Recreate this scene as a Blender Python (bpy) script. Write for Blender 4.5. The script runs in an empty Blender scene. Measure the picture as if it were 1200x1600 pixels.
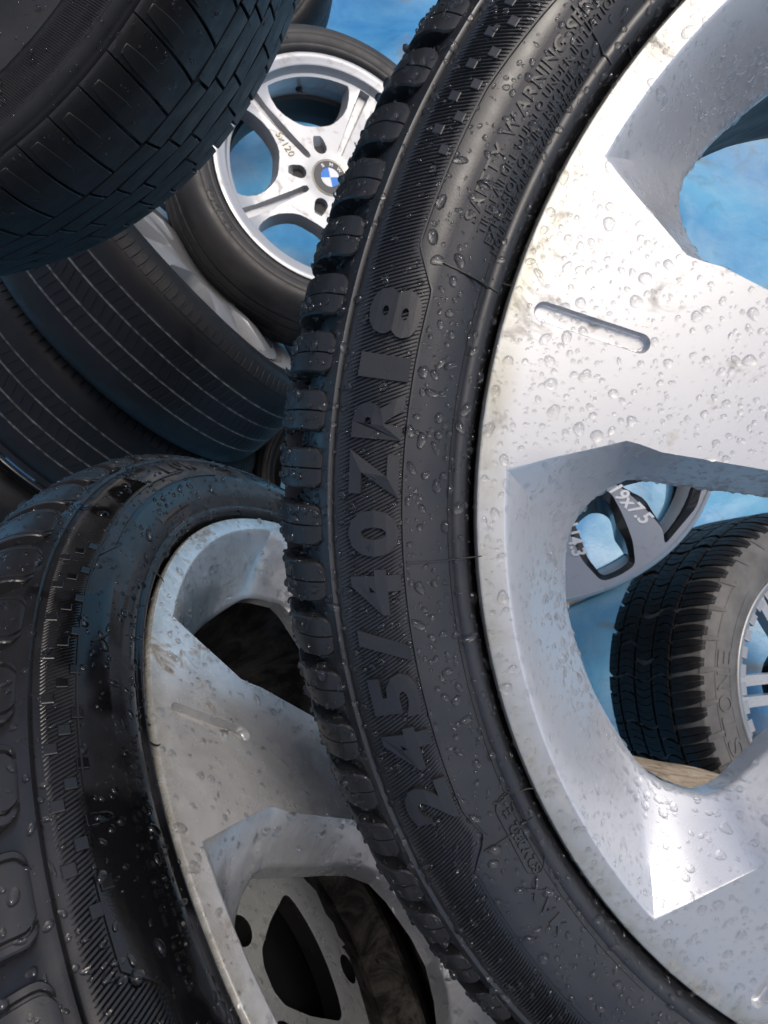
import bpy, bmesh, math, random
import numpy as np
from math import pi, sin, cos, radians as R, degrees as DG
from mathutils import Vector, Matrix, noise
from mathutils.geometry import delaunay_2d_cdt

# ------------------------------------------------------------------ camera, world, sun, exposure
S = bpy.context.scene
COL = S.collection
cam_d = bpy.data.cameras.new('camera')
cam = bpy.data.objects.new('camera', cam_d)
COL.objects.link(cam)
cam.location = (0, 0, 1.47)
cam.rotation_euler = (R(15), 0, 0)          # looks 75 degrees down at the heap
cam_d.sensor_fit = 'VERTICAL'
cam_d.sensor_height = 24
cam_d.lens = 24 * 1060 / 1600
cam_d.clip_start = .01
cam_d.clip_end = 200
cam_d.dof.use_dof = True
cam_d.dof.focus_distance = .34
cam_d.dof.aperture_fstop = 20
S.camera = cam
S.render.resolution_x, S.render.resolution_y = 768, 1024

SUN_DIR = Vector((.299, .183, .937)).normalized()
w = bpy.data.worlds.new('World')
S.world = w
w.use_nodes = True
nt = w.node_tree
bg = nt.nodes['Background']
sky = nt.nodes.new('ShaderNodeTexSky')
sky.sky_type = 'NISHITA'
sky.sun_disc = False
sky.sun_elevation = math.asin(SUN_DIR.z)
sky.sun_rotation = math.atan2(SUN_DIR.x, SUN_DIR.y)
sky.air_density = 1.0
sky.dust_density = 4.5
sky.ozone_density = .6
bg.inputs['Strength'].default_value = .15
nt.links.new(sky.outputs[0], bg.inputs[0])
sun_d = bpy.data.lights.new('sun', 'SUN')
sun_d.energy = 1.1
sun_d.angle = R(18)
sun_d.color = (1, .955, .88)
sun = bpy.data.objects.new('sun', sun_d)
COL.objects.link(sun)
sun.rotation_euler = SUN_DIR.to_track_quat('Z', 'Y').to_euler()
sun.location = SUN_DIR * 5

S.view_settings.view_transform = 'Standard'
S.view_settings.look = 'None'
S.view_settings.exposure = 0.10
S.view_settings.gamma = 1
S.cycles.use_denoising = True
S.cycles.max_bounces = 10
S.cycles.transparent_max_bounces = 16
S.cycles.caustics_reflective = False
S.cycles.caustics_refractive = True
S.cycles.sample_clamp_indirect = 6

rng = np.random.default_rng(7)
random.seed(7)

# ------------------------------------------------------------------ materials
class N:
    """small helper round a node tree"""
    def __init__(s, name):
        s.m = bpy.data.materials.new(name)
        s.m.use_nodes = True
        s.t = s.m.node_tree
        s.b = s.t.nodes['Principled BSDF']
        s.out = s.t.nodes['Material Output']
        s.tc = s.t.nodes.new('ShaderNodeTexCoord')
        s.co = s.tc.outputs['Object']
    def n(s, typ, **k):
        x = s.t.nodes.new(typ)
        for a, v in k.items():
            if a.startswith('i_'):
                x.inputs[a[2:]].default_value = v
            else:
                setattr(x, a, v)
        return x
    def l(s, a, b): s.t.links.new(a, b)
    def noise(s, scale, detail=4, rough=.55, dist=0, vec=None):
        x = s.n('ShaderNodeTexNoise')
        x.inputs['Scale'].default_value = scale
        x.inputs['Detail'].default_value = detail
        x.inputs['Roughness'].default_value = rough
        x.inputs['Distortion'].default_value = dist
        s.l(vec or s.co, x.inputs['Vector'])
        return x.outputs['Fac']
    def stretch(s, sx, sy, sz, rot=(0, 0, 0)):
        x = s.n('ShaderNodeMapping')
        x.inputs['Scale'].default_value = (sx, sy, sz)
        x.inputs['Rotation'].default_value = rot
        s.l(s.co, x.inputs['Vector'])
        return x.outputs[0]
    def ramp(s, fac, stops):
        x = s.n('ShaderNodeValToRGB')
        e = x.color_ramp.elements
        while len(e) < len(stops): e.new(.5)
        for q, (p, c) in zip(e, stops):
            q.position = p
            q.color = (*c, 1) if not isinstance(c, (int, float)) else (c, c, c, 1)
        s.l(fac, x.inputs[0])
        return x.outputs[0]
    def mix(s, fac, a, b):
        x = s.n('ShaderNodeMix', data_type='RGBA')
        for sock, v in ((x.inputs['Factor'], fac), (x.inputs['A'], a), (x.inputs['B'], b)):
            if hasattr(v, 'is_output'): s.l(v, sock)
            elif isinstance(v, (int, float)) and sock.type != 'RGBA': sock.default_value = v
            else: sock.default_value = (*v, 1)
        return x.outputs['Result']
    def math(s, op, a, b=0):
        x = s.n('ShaderNodeMath', operation=op)
        for sock, v in zip(x.inputs, (a, b)):
            if hasattr(v, 'is_output'): s.l(v, sock)
            else: sock.default_value = v
        return x.outputs[0]
    def radius(s):
        """distance from the wheel's own axis"""
        sep = s.n('ShaderNodeSeparateXYZ')
        s.l(s.co, sep.inputs[0])
        x2 = s.math('MULTIPLY', sep.outputs[0], sep.outputs[0])
        y2 = s.math('MULTIPLY', sep.outputs[1], sep.outputs[1])
        return s.math('SQRT', s.math('ADD', x2, y2))
    def bump(s, h, strength, dist):
        x = s.n('ShaderNodeBump')
        x.inputs['Strength'].default_value = strength
        x.inputs['Distance'].default_value = dist
        s.l(h, x.inputs['Height'])
        s.l(x.outputs[0], s.b.inputs['Normal'])
    def set(s, **k):
        for a, v in k.items():
            sock = s.b.inputs[a.replace('_', ' ')]
            if hasattr(v, 'is_output'): s.l(v, sock)
            elif isinstance(v, tuple): sock.default_value = (*v, 1)
            else: sock.default_value = v
        return s.m

def rubber(name, dark, light, r0=.42, r1=.6, wet=0.0, dust=0.0, dustc=(.12, .11, .10), scale=1.0, spec=.5):
    m = N(name)
    base = m.mix(m.ramp(m.noise(22 * scale, 5, .6), [(.35, 0.), (.68, 1.)]), dark, light)
    if dust:
        dm = m.ramp(m.noise(9 * scale, 8, .68, .6), [(.46, 0.), (.72, 1.)])
        base = m.mix(m.math('MULTIPLY', dm, dust), base, dustc)
    rough = m.ramp(m.noise(60 * scale, 4), [(.3, r0), (.7, r1)])
    if wet:
        wm = m.ramp(m.noise(15 * scale, 3, .5, .3), [(.5 - wet * .12, 1.), (.52 - wet * .12 + .03, 0.)])
        rough = m.mix(wm, rough, (.07, .07, .07))
        base = m.mix(wm, base, tuple(c * .45 for c in dark))
    m.bump(m.noise(1500, 3, .6), .12, .0003)
    return m.set(Base_Color=base, Roughness=rough, Specular_IOR_Level=spec)

M = {}
M['rubber_front'] = rubber('rubber_front', (.011, .0118, .0135), (.021, .0222, .0255), .29, .45, spec=.62)
M['rubber_letter'] = rubber('rubber_letter', (.013, .0138, .016), (.024, .025, .028), .32, .46)
M['rubber_wet'] = rubber('rubber_wet', (.010, .010, .011), (.020, .020, .022), .24, .42, wet=.55)
M['rubber_tread'] = rubber('rubber_tread', (.013, .013, .014), (.024, .024, .025), .34, .55)
M['rubber_grime'] = rubber('rubber_grime', (.009, .009, .009), (.019, .0185, .0185), .48, .68, dust=.4, spec=.45, dustc=(.055, .05, .045))
M['rubber_brown'] = rubber('rubber_brown', (.020, .019, .019), (.036, .033, .032), .42, .6, dust=.3, dustc=(.06, .055, .05))
M['rubber_dusty'] = rubber('rubber_dusty', (.075, .073, .072), (.13, .125, .12), .55, .75, dust=.6, dustc=(.17, .165, .155))
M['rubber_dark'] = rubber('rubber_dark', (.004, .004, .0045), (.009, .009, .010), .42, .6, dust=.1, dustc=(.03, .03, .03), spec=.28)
M['groove_glint'] = rubber('groove_glint', (.012, .012, .012), (.17, .17, .165), .5, .7, scale=5)  # light glinting in the tread grooves, put into the colour as paler rubber

def silver(name, base=(.72, .73, .75), metallic=.75, rough=.34, dirt=0.0, rim_dirt=None, flake=.05, dirtc=(.20, .17, .125), sc=1.0, coat=.25, scuff=0.0):
    m = N(name)
    col = m.mix(m.ramp(m.noise(7, 4), [(.3, 0.), (.7, 1.)]), base, tuple(c * .93 for c in base))
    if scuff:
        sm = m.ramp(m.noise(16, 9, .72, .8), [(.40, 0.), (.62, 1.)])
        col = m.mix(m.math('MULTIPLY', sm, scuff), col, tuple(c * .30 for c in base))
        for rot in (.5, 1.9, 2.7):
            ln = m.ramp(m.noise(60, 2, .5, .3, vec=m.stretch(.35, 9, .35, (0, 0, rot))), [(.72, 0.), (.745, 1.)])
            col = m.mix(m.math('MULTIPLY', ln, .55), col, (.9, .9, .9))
    met = metallic
    rg = m.ramp(m.noise(40, 4), [(.3, rough - .05), (.7, rough + .06)])
    if dirt or rim_dirt:
        n1 = m.noise(34 * sc, 8, .7, 1.2)
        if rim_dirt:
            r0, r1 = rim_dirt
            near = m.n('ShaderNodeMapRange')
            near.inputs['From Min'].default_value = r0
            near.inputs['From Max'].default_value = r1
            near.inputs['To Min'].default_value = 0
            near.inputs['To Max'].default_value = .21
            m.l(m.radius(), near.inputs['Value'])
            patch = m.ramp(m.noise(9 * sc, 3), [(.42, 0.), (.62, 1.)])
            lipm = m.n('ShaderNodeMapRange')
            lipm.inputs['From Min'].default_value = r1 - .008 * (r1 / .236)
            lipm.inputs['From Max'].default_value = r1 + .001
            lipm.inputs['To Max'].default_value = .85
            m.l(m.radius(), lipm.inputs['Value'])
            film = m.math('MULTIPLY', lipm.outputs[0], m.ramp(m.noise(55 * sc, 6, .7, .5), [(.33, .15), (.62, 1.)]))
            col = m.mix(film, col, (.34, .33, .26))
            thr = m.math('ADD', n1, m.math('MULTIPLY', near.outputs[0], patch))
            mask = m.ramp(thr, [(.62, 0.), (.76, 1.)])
        else:
            mask = m.ramp(n1, [(.62 - dirt * .25, 0.), (.80 - dirt * .2, 1.)])
        sp = m.ramp(m.noise(95 * sc, 3, .6), [(.735, 0.), (.76, 1.)])
        mask = m.math('MAXIMUM', m.math('MULTIPLY', mask, .8), m.math('MULTIPLY', sp, .7))
        fine = m.mix(m.ramp(m.noise(180, 6, .7), [(.4, 0.), (.65, 1.)]), dirtc, tuple(c * 1.9 for c in dirtc))
        col = m.mix(mask, col, fine)
        mt = m.math('SUBTRACT', 1.0, mask)
        met = m.math('MULTIPLY', mt, metallic)
        rg = m.mix(mask, rg, (.7, .7, .7))
    if flake:
        vn = m.n('ShaderNodeTexVoronoi')
        vn.inputs['Scale'].default_value = 2600
        m.l(m.co, vn.inputs['Vector'])
        m.bump(vn.outputs['Distance'], flake, .0004)
    return m.set(Base_Color=col, Metallic=met, Roughness=rg, Coat_Weight=coat, Coat_Roughness=.08)

M['machined'] = silver('machined', (.53, .535, .535), .72, .43, rim_dirt=(.20, .236), flake=.03, dirtc=(.24, .21, .16))
M['silver_paint'] = silver('silver_paint', (.62, .635, .66), .55, .34, flake=.08)
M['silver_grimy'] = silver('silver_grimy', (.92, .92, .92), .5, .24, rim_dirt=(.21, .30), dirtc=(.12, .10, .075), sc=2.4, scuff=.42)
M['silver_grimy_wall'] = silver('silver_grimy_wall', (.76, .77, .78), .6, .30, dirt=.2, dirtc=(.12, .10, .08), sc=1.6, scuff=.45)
M['silver_white'] = silver('silver_white', (.47, .48, .495), .6, .40, dirt=.3, dirtc=(.22, .20, .17), flake=.04)
M['silver_warm'] = silver('silver_warm', (.90, .88, .82), .35, .28, dirt=.05, dirtc=(.3, .24, .16))
M['machined_grey'] = silver('machined_grey', (.40, .40, .40), .75, .36, dirt=.35, dirtc=(.22, .21, .20))
M['black_paint'] = N('black_paint').set(Base_Color=(.012, .012, .014), Roughness=.25, Coat_Weight=.4)
def dirty_barrel():
    m = N('dirty_barrel')
    n1 = m.ramp(m.noise(26, 9, .72, .6), [(.42, 0.), (.68, 1.)])
    c = m.mix(n1, (.014, .012, .011), (.17, .155, .14))
    m.bump(m.noise(220, 5, .7), .4, .001)
    return m.set(Base_Color=c, Roughness=.6, Metallic=.2)
M['dirty_barrel'] = dirty_barrel()
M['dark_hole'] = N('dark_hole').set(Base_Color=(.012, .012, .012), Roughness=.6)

def water(name, share):
    m = N(name)
    g = m.n('ShaderNodeBsdfGlass')
    g.inputs['IOR'].default_value = 1.33
    g.inputs['Roughness'].default_value = 0
    t = m.n('ShaderNodeBsdfTransparent')
    x = m.n('ShaderNodeMixShader')
    x.inputs[0].default_value = share
    m.l(t.outputs[0], x.inputs[1])
    m.l(g.outputs[0], x.inputs[2])
    m.l(x.outputs[0], m.out.inputs['Surface'])
    return m.m
M['water'] = water('water', .62)
M['water_beads'] = water('water_beads', .92)

def flat(name, c, rough=.5, metallic=0.0):
    return N(name).set(Base_Color=c, Roughness=rough, Metallic=metallic)
M['white_ink'] = flat('white_ink', (.75, .76, .78), .6)
M['yellow_ink'] = flat('yellow_ink', (.50, .44, .22), .6)
M['badge_black'] = flat('badge_black', (.05, .05, .058), .35)
M['badge_blue'] = flat('badge_blue', (.02, .19, .62), .3)
M['badge_white'] = flat('badge_white', (.75, .76, .78), .3)
M['badge_rim'] = flat('badge_rim', (.5, .46, .36), .35, .8)
M['hair'] = flat('hair', (.008, .008, .008), .6)

def blue_floor():
    m = N('blue_floor')
    c = m.mix(m.ramp(m.noise(2.6, 6, .62, .6), [(.32, 0.), (.68, 1.)]), (.018, .18, .42), (.12, .38, .56))
    wt = m.ramp(m.noise(3.3, 4, .5, .4, vec=m.stretch(1, 1, 1, (0, 0, 2.1))), [(.52, 0.), (.66, 1.)])
    c = m.mix(m.math('MULTIPLY', wt, .28), c, (.45, .54, .57))
    st = m.ramp(m.noise(4.5, 7, .62, .8, vec=m.stretch(1, 1, 1, (0, 0, .7))), [(.54, 0.), (.68, 1.)])
    c = m.mix(m.math('MULTIPLY', st, .8), c, (.17, .16, .10))
    dk = m.ramp(m.noise(13, 8, .7, .8), [(.58, 0.), (.72, 1.)])
    c = m.mix(m.math('MULTIPLY', dk, .3), c, (.04, .065, .07))
    m.bump(m.noise(26, 7, .65), .35, .006)
    return m.set(Base_Color=c, Roughness=m.ramp(m.noise(5, 4), [(.35, .28), (.65, .6)]))
M['blue_floor'] = blue_floor()
def wood():
    m = N('wood')
    g = m.noise(30, 8, .65, 1.0, vec=m.stretch(.8, 7, 7))
    c = m.ramp(g, [(.3, (.10, .075, .05)), (.5, (.27, .215, .15)), (.7, (.42, .36, .28))])
    m.bump(g, .5, .003)
    return m.set(Base_Color=c, Roughness=.75)
M['wood'] = wood()

# ------------------------------------------------------------------ object helpers
def link(name, me, parent=None, mat=None):
    o = bpy.data.objects.new(name, me)
    COL.objects.link(o)
    if parent: o.parent = parent
    if mat:
        for x in (mat if isinstance(mat, (list, tuple)) else [mat]): me.materials.append(M[x])
    return o

def mesh(name, verts, faces, smooth=True, angle=None, mats=None):
    me = bpy.data.meshes.new(name)
    me.from_pydata([tuple(v) for v in verts], [], faces)
    if mats is not None: me.polygons.foreach_set('material_index', mats)
    if smooth:
        me.polygons.foreach_set('use_smooth', [True] * len(me.polygons))
        if angle: me.set_sharp_from_angle(angle=R(angle))
    me.update()
    return me

def fix_normals(me):
    bm = bmesh.new(); bm.from_mesh(me)
    bmesh.ops.remove_doubles(bm, verts=bm.verts, dist=1e-6)
    bmesh.ops.recalc_face_normals(bm, faces=bm.faces)
    bm.to_mesh(me); bm.free()
    return me

def wheel_thing(name, loc, normal, spin, label, cat='wheel', group=None):
    """Empty at the wheel's face centre: local z looks out of the face, x is the spoke direction"""
    n = Vector(normal).normalized()
    e1 = Vector((-1, 0, 0)); e1 = (e1 - e1.dot(n) * n).normalized()
    e2 = n.cross(e1)
    m = Matrix((e1, e2, n)).transposed().to_4x4()
    m = Matrix.Translation(loc) @ m @ Matrix.Rotation(R(spin), 4, 'Z')
    o = bpy.data.objects.new(name, None)
    COL.objects.link(o)
    o.empty_display_size = .05
    o.matrix_world = m
    o['label'] = label; o['category'] = cat
    if group: o['group'] = group
    return o

def pol(r, deg, z=0): return (r * cos(R(deg)), r * sin(R(deg)), z)

def lathe(prof, segs, mats=None, closed=False):
    """prof: list of (r, off); off counts backwards from the face"""
    v, f, mi = [], [], []
    n = len(prof)
    for i in range(segs):
        a = 2 * pi * i / segs
        c, s = cos(a), sin(a)
        v += [(r * c, r * s, -o) for r, o in prof]
    for i in range(segs):
        j = (i + 1) % segs
        for k in range(n if closed else n - 1):
            k2 = (k + 1) % n
            f.append((i * n + k, j * n + k, j * n + k2, i * n + k2))
            if mats: mi.append(mats[k])
    return v, f, (mi or None)

def lathe_obj(name, prof, segs, parent, mat, mats=None, angle=40):
    v, f, mi = lathe(prof, segs, mats)
    me = mesh(name, v, f, mats=mi)
    fix_normals(me)
    me.polygons.foreach_set('use_smooth', [True] * len(me.polygons))
    me.set_sharp_from_angle(angle=R(angle))
    return link(name, me, parent, mat)

def smooth_prof(pts, sub=4):
    """Catmull-Rom through profile points"""
    out = []
    P = [Vector((a, b)) for a, b in pts]
    for i in range(len(P) - 1):
        p0, p1, p2, p3 = P[max(i - 1, 0)], P[i], P[i + 1], P[min(i + 2, len(P) - 1)]
        for k in range(sub):
            t = k / sub
            q = .5 * ((2 * p1) + (p2 - p0) * t + (2 * p0 - 5 * p1 + 4 * p2 - p3) * t * t + (3 * p1 - p0 - 3 * p2 + p3) * t ** 3)
            out.append((q.x, q.y))
    out.append(tuple(P[-1]))
    return out

# ------------------------------------------------------------------ tyres
class Tyre:
    """sidewall described by a table radius -> offset; everything on it is laid along that surface"""
    def __init__(s, root, side, back, mat, segs=256, k=1.0, name='tyre', mats=None, matidx=None, angle=50):
        s.k = k
        s.side = [(r * k, o * k) for r, o in side]
        prof = s.side + [(r * k, o * k) for r, o in back]
        s.obj = lathe_obj(name, prof, segs, root, mat, matidx, angle)
        s.rr = np.array([p[0] for p in s.side]); s.oo = np.array([p[1] for p in s.side])
    def off(s, r): return float(np.interp(r, s.rr, s.oo))
    def nrm(s, r):
        d = 5e-4
        sl = (s.off(r + d) - s.off(r - d)) / (2 * d)
        v = Vector((sl, 1)).normalized()       # (radial, +z) of the outward normal
        return v
    def pt(s, r, deg, h=0):
        n = s.nrm(r)
        rr = r + n.x * h
        return pol(rr, deg, -s.off(r) + n.y * h)
    def text(s, txt, th, r0, height, emboss, mat, name='lettering', adv=None, width=None, bold=.0, parent=None, flip=False, spacing=1.0):
        """raised characters reading clockwise, tops outward; th = angle of the first character's centre"""
        k = s.k
        v, f = [], []
        a = th
        for ch in txt:
            if ch == ' ':
                a -= DG(height * .45 * spacing / r0); continue
            cu = bpy.data.curves.new('t', 'FONT')
            cu.body = ch; cu.size = 1; cu.extrude = .5; cu.resolution_u = 3; cu.offset = bold
            to = bpy.data.objects.new('t', cu)
            COL.objects.link(to)
            me = bpy.data.meshes.new_from_object(to.evaluated_get(bpy.context.evaluated_depsgraph_get()))
            bpy.data.objects.remove(to); bpy.data.curves.remove(cu)
            co = np.array([x.co[:] for x in me.vertices])
            if len(co) == 0: continue
            lo, hi = co.min(0), co.max(0)
            ww = max(hi[0] - lo[0], .02)
            cw = width if width else ww / .72 * height * spacing
            if width and ch in '1/I': cw = width * (.5 if ch != '/' else .8)
            b = len(v)
            for p in co:
                u = ((p[0] - lo[0]) / ww - .5) * cw
                if width is None: u = (p[0] - lo[0]) / .72 * height * spacing
                vv = p[1] / .72 * height
                r = r0 + vv
                v.append(s.pt(r, a - DG(u / (r0 + height / 2)), emboss if p[2] > 0 else -.0006))
            f += [tuple(b + i for i in q.vertices) for q in me.polygons]
            bpy.data.meshes.remove(me)
            a -= adv if adv else DG((cw + height * .16 * spacing) / r0)
        me = mesh(name, v, f, smooth=False)
        return link(name, me, parent or s.obj, mat)
    def ridges(s, a0, a1, rin, rout, pitch, twist, hgt, mat, base=.6):
        """the fine hatching: thin raised ribs between rin(a) and rout(a)"""
        v, f = [], []
        n = int((a1 - a0) / pitch)
        m = 6
        for i in range(n):
            a = a0 + (a1 - a0) * (i + .5) / n
            ri, ro = rin(a), rout(a)
            if ro - ri < .001: continue
            b = len(v)
            for j in range(m + 1):
                t = j / m
                r = ri + (ro - ri) * t
                aa = a + twist * (r - rin(0)) / .02
                hw = pitch * base / 2
                e = hgt if 0 < j < m else hgt * .2
                v += [s.pt(r, aa - hw, -.0002), s.pt(r, aa, e), s.pt(r, aa + hw, -.0002)]
            for j in range(m):
                q = b + j * 3
                f += [(q, q + 1, q + 4, q + 3), (q + 1, q + 2, q + 5, q + 4)]
        me = mesh('ridge_band', v, f, smooth=False)
        fix_normals(me)
        o = link('ridge_band', me, s.obj, mat)
        o['kind'] = 'stuff'
        return o
    def rib(s, path, wdt, hgt, mat, name='moulding_line'):
        """a thin raised line along (r, deg) points"""
        v, f = [], []
        P = [Vector(s.pt(r, a, 0)) for r, a in path]
        for i, (r, a) in enumerate(path):
            d = (P[min(i + 1, len(P) - 1)] - P[max(i - 1, 0)]).normalized()
            nn = s.nrm(r)
            nv = Vector((nn.x * cos(R(a)), nn.x * sin(R(a)), nn.y))
            side = d.cross(nv).normalized() * wdt / 2
            v += [P[i] - side - nv * 3e-4, P[i] - side * .5 + nv * hgt, P[i] + side * .5 + nv * hgt, P[i] + side - nv * 3e-4]
        for i in range(len(path) - 1):
            q = i * 4
            f += [(q + k, q + k + 1, q + k + 5, q + k + 4) for k in range(3)]
        me = mesh(name, v, f, smooth=True, angle=50)
        return link(name, me, s.obj, mat)
    def tab(s, size_r, size_a, hgt, mat, spots, name='raised_square', sl=0):
        """small raised squares; one mesh shared, set by spinning it about the axis"""
        meshes = {}
        for r, a in spots:
            key = round(r, 4)
            if key not in meshes:
                v = []
                da = DG(size_a / r) / 2
                for h, g in ((-.0005, 1), (hgt * .8, .96), (hgt, .82)):
                    for x, y in ((-1, -1), (1, -1), (1, 1), (-1, 1)):
                        v.append(s.pt(r + x * size_r / 2 * g, (y * g) * da + sl * x, h))
                f = [(8, 9, 10, 11)]
                for l in (0, 4):
                    for q in range(4): f.append((l + q, l + (q + 1) % 4, l + 4 + (q + 1) % 4, l + 4 + q))
                me = mesh(name, v, f, smooth=False); fix_normals(me); me.materials.append(M[mat])
                meshes[key] = me
            o = link(name, meshes[key], s.obj)
            o.rotation_euler = (0, 0, R(a))

def block_mesh(name, path, half, depth, slant=None, halves=1, sipe=.0002, cham=.0006, corner=.10, ledge=0, mat=None, taper=None):
    """one tread block. path: (r, off) along its length from sidewall to crown; half: half its width in metres.
    halves=2 leaves a thin sipe down the middle"""
    P = [Vector(p) for p in path]
    n = len(P)
    L = [0]
    for i in range(1, n): L.append(L[-1] + (P[i] - P[i - 1]).length)
    v, f = [], []
    spans = [(-half, half)] if halves == 1 else [(-half, -sipe), (sipe, half)]
    for lo, hi in spans:
        b = len(v)
        rows = []
        for i in range(n):
            t = (P[min(i + 1, n - 1)] - P[max(i - 1, 0)]).normalized()
            nn = Vector((-t.y, t.x))
            if nn.x < 0 and abs(nn.x) > .05: nn = -nn
            if abs(nn.x) <= .05 and nn.y > 0: nn = -nn
            # outward normal in (r, off)
            s_ = L[i] / L[-1]
            sh = slant(s_) if slant else 0
            k = 1.0
            if s_ < corner and corner > 0: k = 1 - (1 - s_ / corner) ** 2.2 * .4
            if taper: k *= taper(s_)
            x0, x1 = lo * (k if lo == -half else 1), hi * (k if hi == half else 1)
            end = .0 if 0 < i < n - 1 else cham
            row = []
            c = min(cham, (x1 - x0) * .2)
            ca = c if lo == -half else min(c, .00015); cb = c if hi == half else min(c, .00015)
            prof = [(x0, -depth), (x0, -ca), (x0 + ca, 0)]
            if ledge:
                for sx, xx in ((1, x0), (-1, x1)):
                    lp = [(xx + sx * ledge, 0), (xx + sx * (ledge + .0006), -.0016), (xx + sx * (ledge + .0014), -.0016), (xx + sx * (ledge + .0020), 0)]
                    prof += lp if sx > 0 else lp[::-1]
            prof += [(x1 - cb, 0), (x1, -cb), (x1, -depth)]
            for x, h in prof:
                if i in (0, n - 1): h = min(h, 0) - end
                q = P[i] + nn * h
                a = (x + sh) / P[i].x
                row.append((q.x * cos(a), q.x * sin(a), -q.y))
            rows.append(row)
        m = len(rows[0])
        for row in rows: v += row
        for i in range(n - 1):
            for j in range(m - 1):
                q = b + i * m + j
                f.append((q, q + 1, q + m + 1, q + m))
        # end walls
        for i, sgn in ((0, 1), (n - 1, -1)):
            e = len(v)
            for j in range(m):
                co = Vector(v[b + i * m + j]); rad = Vector((co.x, co.y, 0)).normalized()
                v.append(tuple(co - rad * depth * .9 + Vector((0, 0, .002 if sgn > 0 and False else 0))))
            for j in range(m - 1):
                q = b + i * m + j
                f.append((q, q + 1, e + j + 1, e + j))
    me = mesh(name, v, f, smooth=True)
    fix_normals(me)
    me.polygons.foreach_set('use_smooth', [True] * len(me.polygons))
    me.set_sharp_from_angle(angle=R(35))
    if mat: me.materials.append(M[mat])
    return me

def block_row(parent, me, count, phase, skip=None, jitter=0):
    for i in range(count):
        a = phase + 360 * i / count
        o = link('tread_block', me, parent)
        o.rotation_euler = (0, 0, R(a + (random.uniform(-jitter, jitter) if jitter else 0)))

# ------------------------------------------------------------------ wheel faces
def resample(poly, n, closed=False):
    P = [Vector(p) for p in poly]
    if closed: P = P + [P[0]]
    L = [0]
    for i in range(1, len(P)): L.append(L[-1] + (P[i] - P[i - 1]).length)
    out = []
    for k in range(n):
        d = L[-1] * k / (n if closed else n - 1)
        i = 1
        while i < len(L) - 1 and L[i] < d: i += 1
        t = (d - L[i - 1]) / max(L[i] - L[i - 1], 1e-9)
        out.append(P[i - 1].lerp(P[i], t))
    return out

def round_poly(poly, rad, seg=4):
    """round the corners of a closed polygon; rad may be a list"""
    P = [Vector(p) for p in poly]
    n = len(P); out = []
    for i in range(n):
        r = rad[i] if isinstance(rad, (list, tuple)) else rad
        a, b, c = P[i - 1], P[i], P[(i + 1) % n]
        if r <= 0: out.append(b); continue
        d0, d1 = (a - b), (c - b)
        t = min(r, d0.length * .45, d1.length * .45)
        p0, p1 = b + d0.normalized() * t, b + d1.normalized() * t
        for k in range(seg + 1):
            u = k / seg
            out.append((1 - u) ** 2 * p0 + 2 * u * (1 - u) * b + u * u * p1)
    return out

def rot2(p, deg):
    c, s = cos(R(deg)), sin(R(deg))
    return Vector((p[0] * c - p[1] * s, p[0] * s + p[1] * c))

def face_with_holes(outer, holes, zfun, grid, m_face=0):
    """triangulated plate: outer outline minus hole outlines, extra grid points so that zfun can dish it"""
    loops = [[Vector((p[0], p[1])) for p in outer]] + [[Vector((p[0], p[1])) for p in h] for h in holes]
    verts, edges = [], []
    for lp in loops:
        b = len(verts)
        lp = [p for i, p in enumerate(lp) if (p - lp[i - 1]).length > 2e-5]
        verts += lp
        edges += [(b + i, b + (i + 1) % len(lp)) for i in range(len(lp))]
    R0 = max(v.length for v in verts)
    border = np.array([v[:] for v in verts])
    if grid:
        x = -R0
        row = 0
        while x < R0:
            y = -R0 + (grid / 2 if row % 2 else 0)
            while y < R0:
                q = (x + random.uniform(-.06, .06) * grid, y + random.uniform(-.06, .06) * grid)
                if math.hypot(*q) < R0 - grid * .4 and ((border - q) ** 2).sum(1).min() > (grid * .3) ** 2: verts.append(Vector(q))
                y += grid
            x += grid; row += 1
    res = delaunay_2d_cdt(verts, edges, [], 0, 1e-6)
    V, F = res[0], res[2]
    # drop leftover triangles inside a hole
    def inside(p, poly):
        c = False; j = len(poly) - 1
        for i in range(len(poly)):
            if (poly[i][1] > p.y) != (poly[j][1] > p.y) and p.x < (poly[j][0] - poly[i][0]) * (p.y - poly[i][1]) / (poly[j][1] - poly[i][1]) + poly[i][0]: c = not c
            j = i
        return c
    FF = []
    for t in F:
        c = sum((V[i] for i in t), Vector((0, 0))) / len(t)
        if not any(inside(c, h) for h in holes) and inside(c, outer): FF.append(tuple(t))
    return [(p.x, p.y, zfun(p.length)) for p in V], FF

def add(VF, v, f, mi):
    b = len(VF[0])
    VF[0].extend(v); VF[1].extend([tuple(b + i for i in q) for q in f]); VF[2].extend([mi] * len(f))

def loft(VF, rings, mi, cap=None):
    b = len(VF[0]); n = len(rings[0])
    for r in rings: VF[0].extend([tuple(p) for p in r])
    for k in range(len(rings) - 1):
        for i in range(n):
            j = (i + 1) % n
            VF[1].append((b + k * n + i, b + k * n + j, b + (k + 1) * n + j, b + (k + 1) * n + i)); VF[2].append(mi)
    if cap is not None:
        VF[1].append(tuple(b + (len(rings) - 1) * n + i for i in range(n))); VF[2].append(cap)

def finish_face(name, VF, parent, mats, angle=28):
    me = mesh(name, VF[0], VF[1], mats=VF[2])
    bm = bmesh.new(); bm.from_mesh(me)
    bmesh.ops.remove_doubles(bm, verts=bm.verts, dist=2e-5)
    bmesh.ops.recalc_face_normals(bm, faces=bm.faces)
    bm.to_mesh(me); bm.free()
    me.polygons.foreach_set('use_smooth', [True] * len(me.polygons))
    me.set_sharp_from_angle(angle=R(angle))
    o = link(name, me, parent, mats)
    md = o.modifiers.new('weighted', 'WEIGHTED_NORMAL'); md.keep_sharp = True; md.weight = 90
    return o

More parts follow.
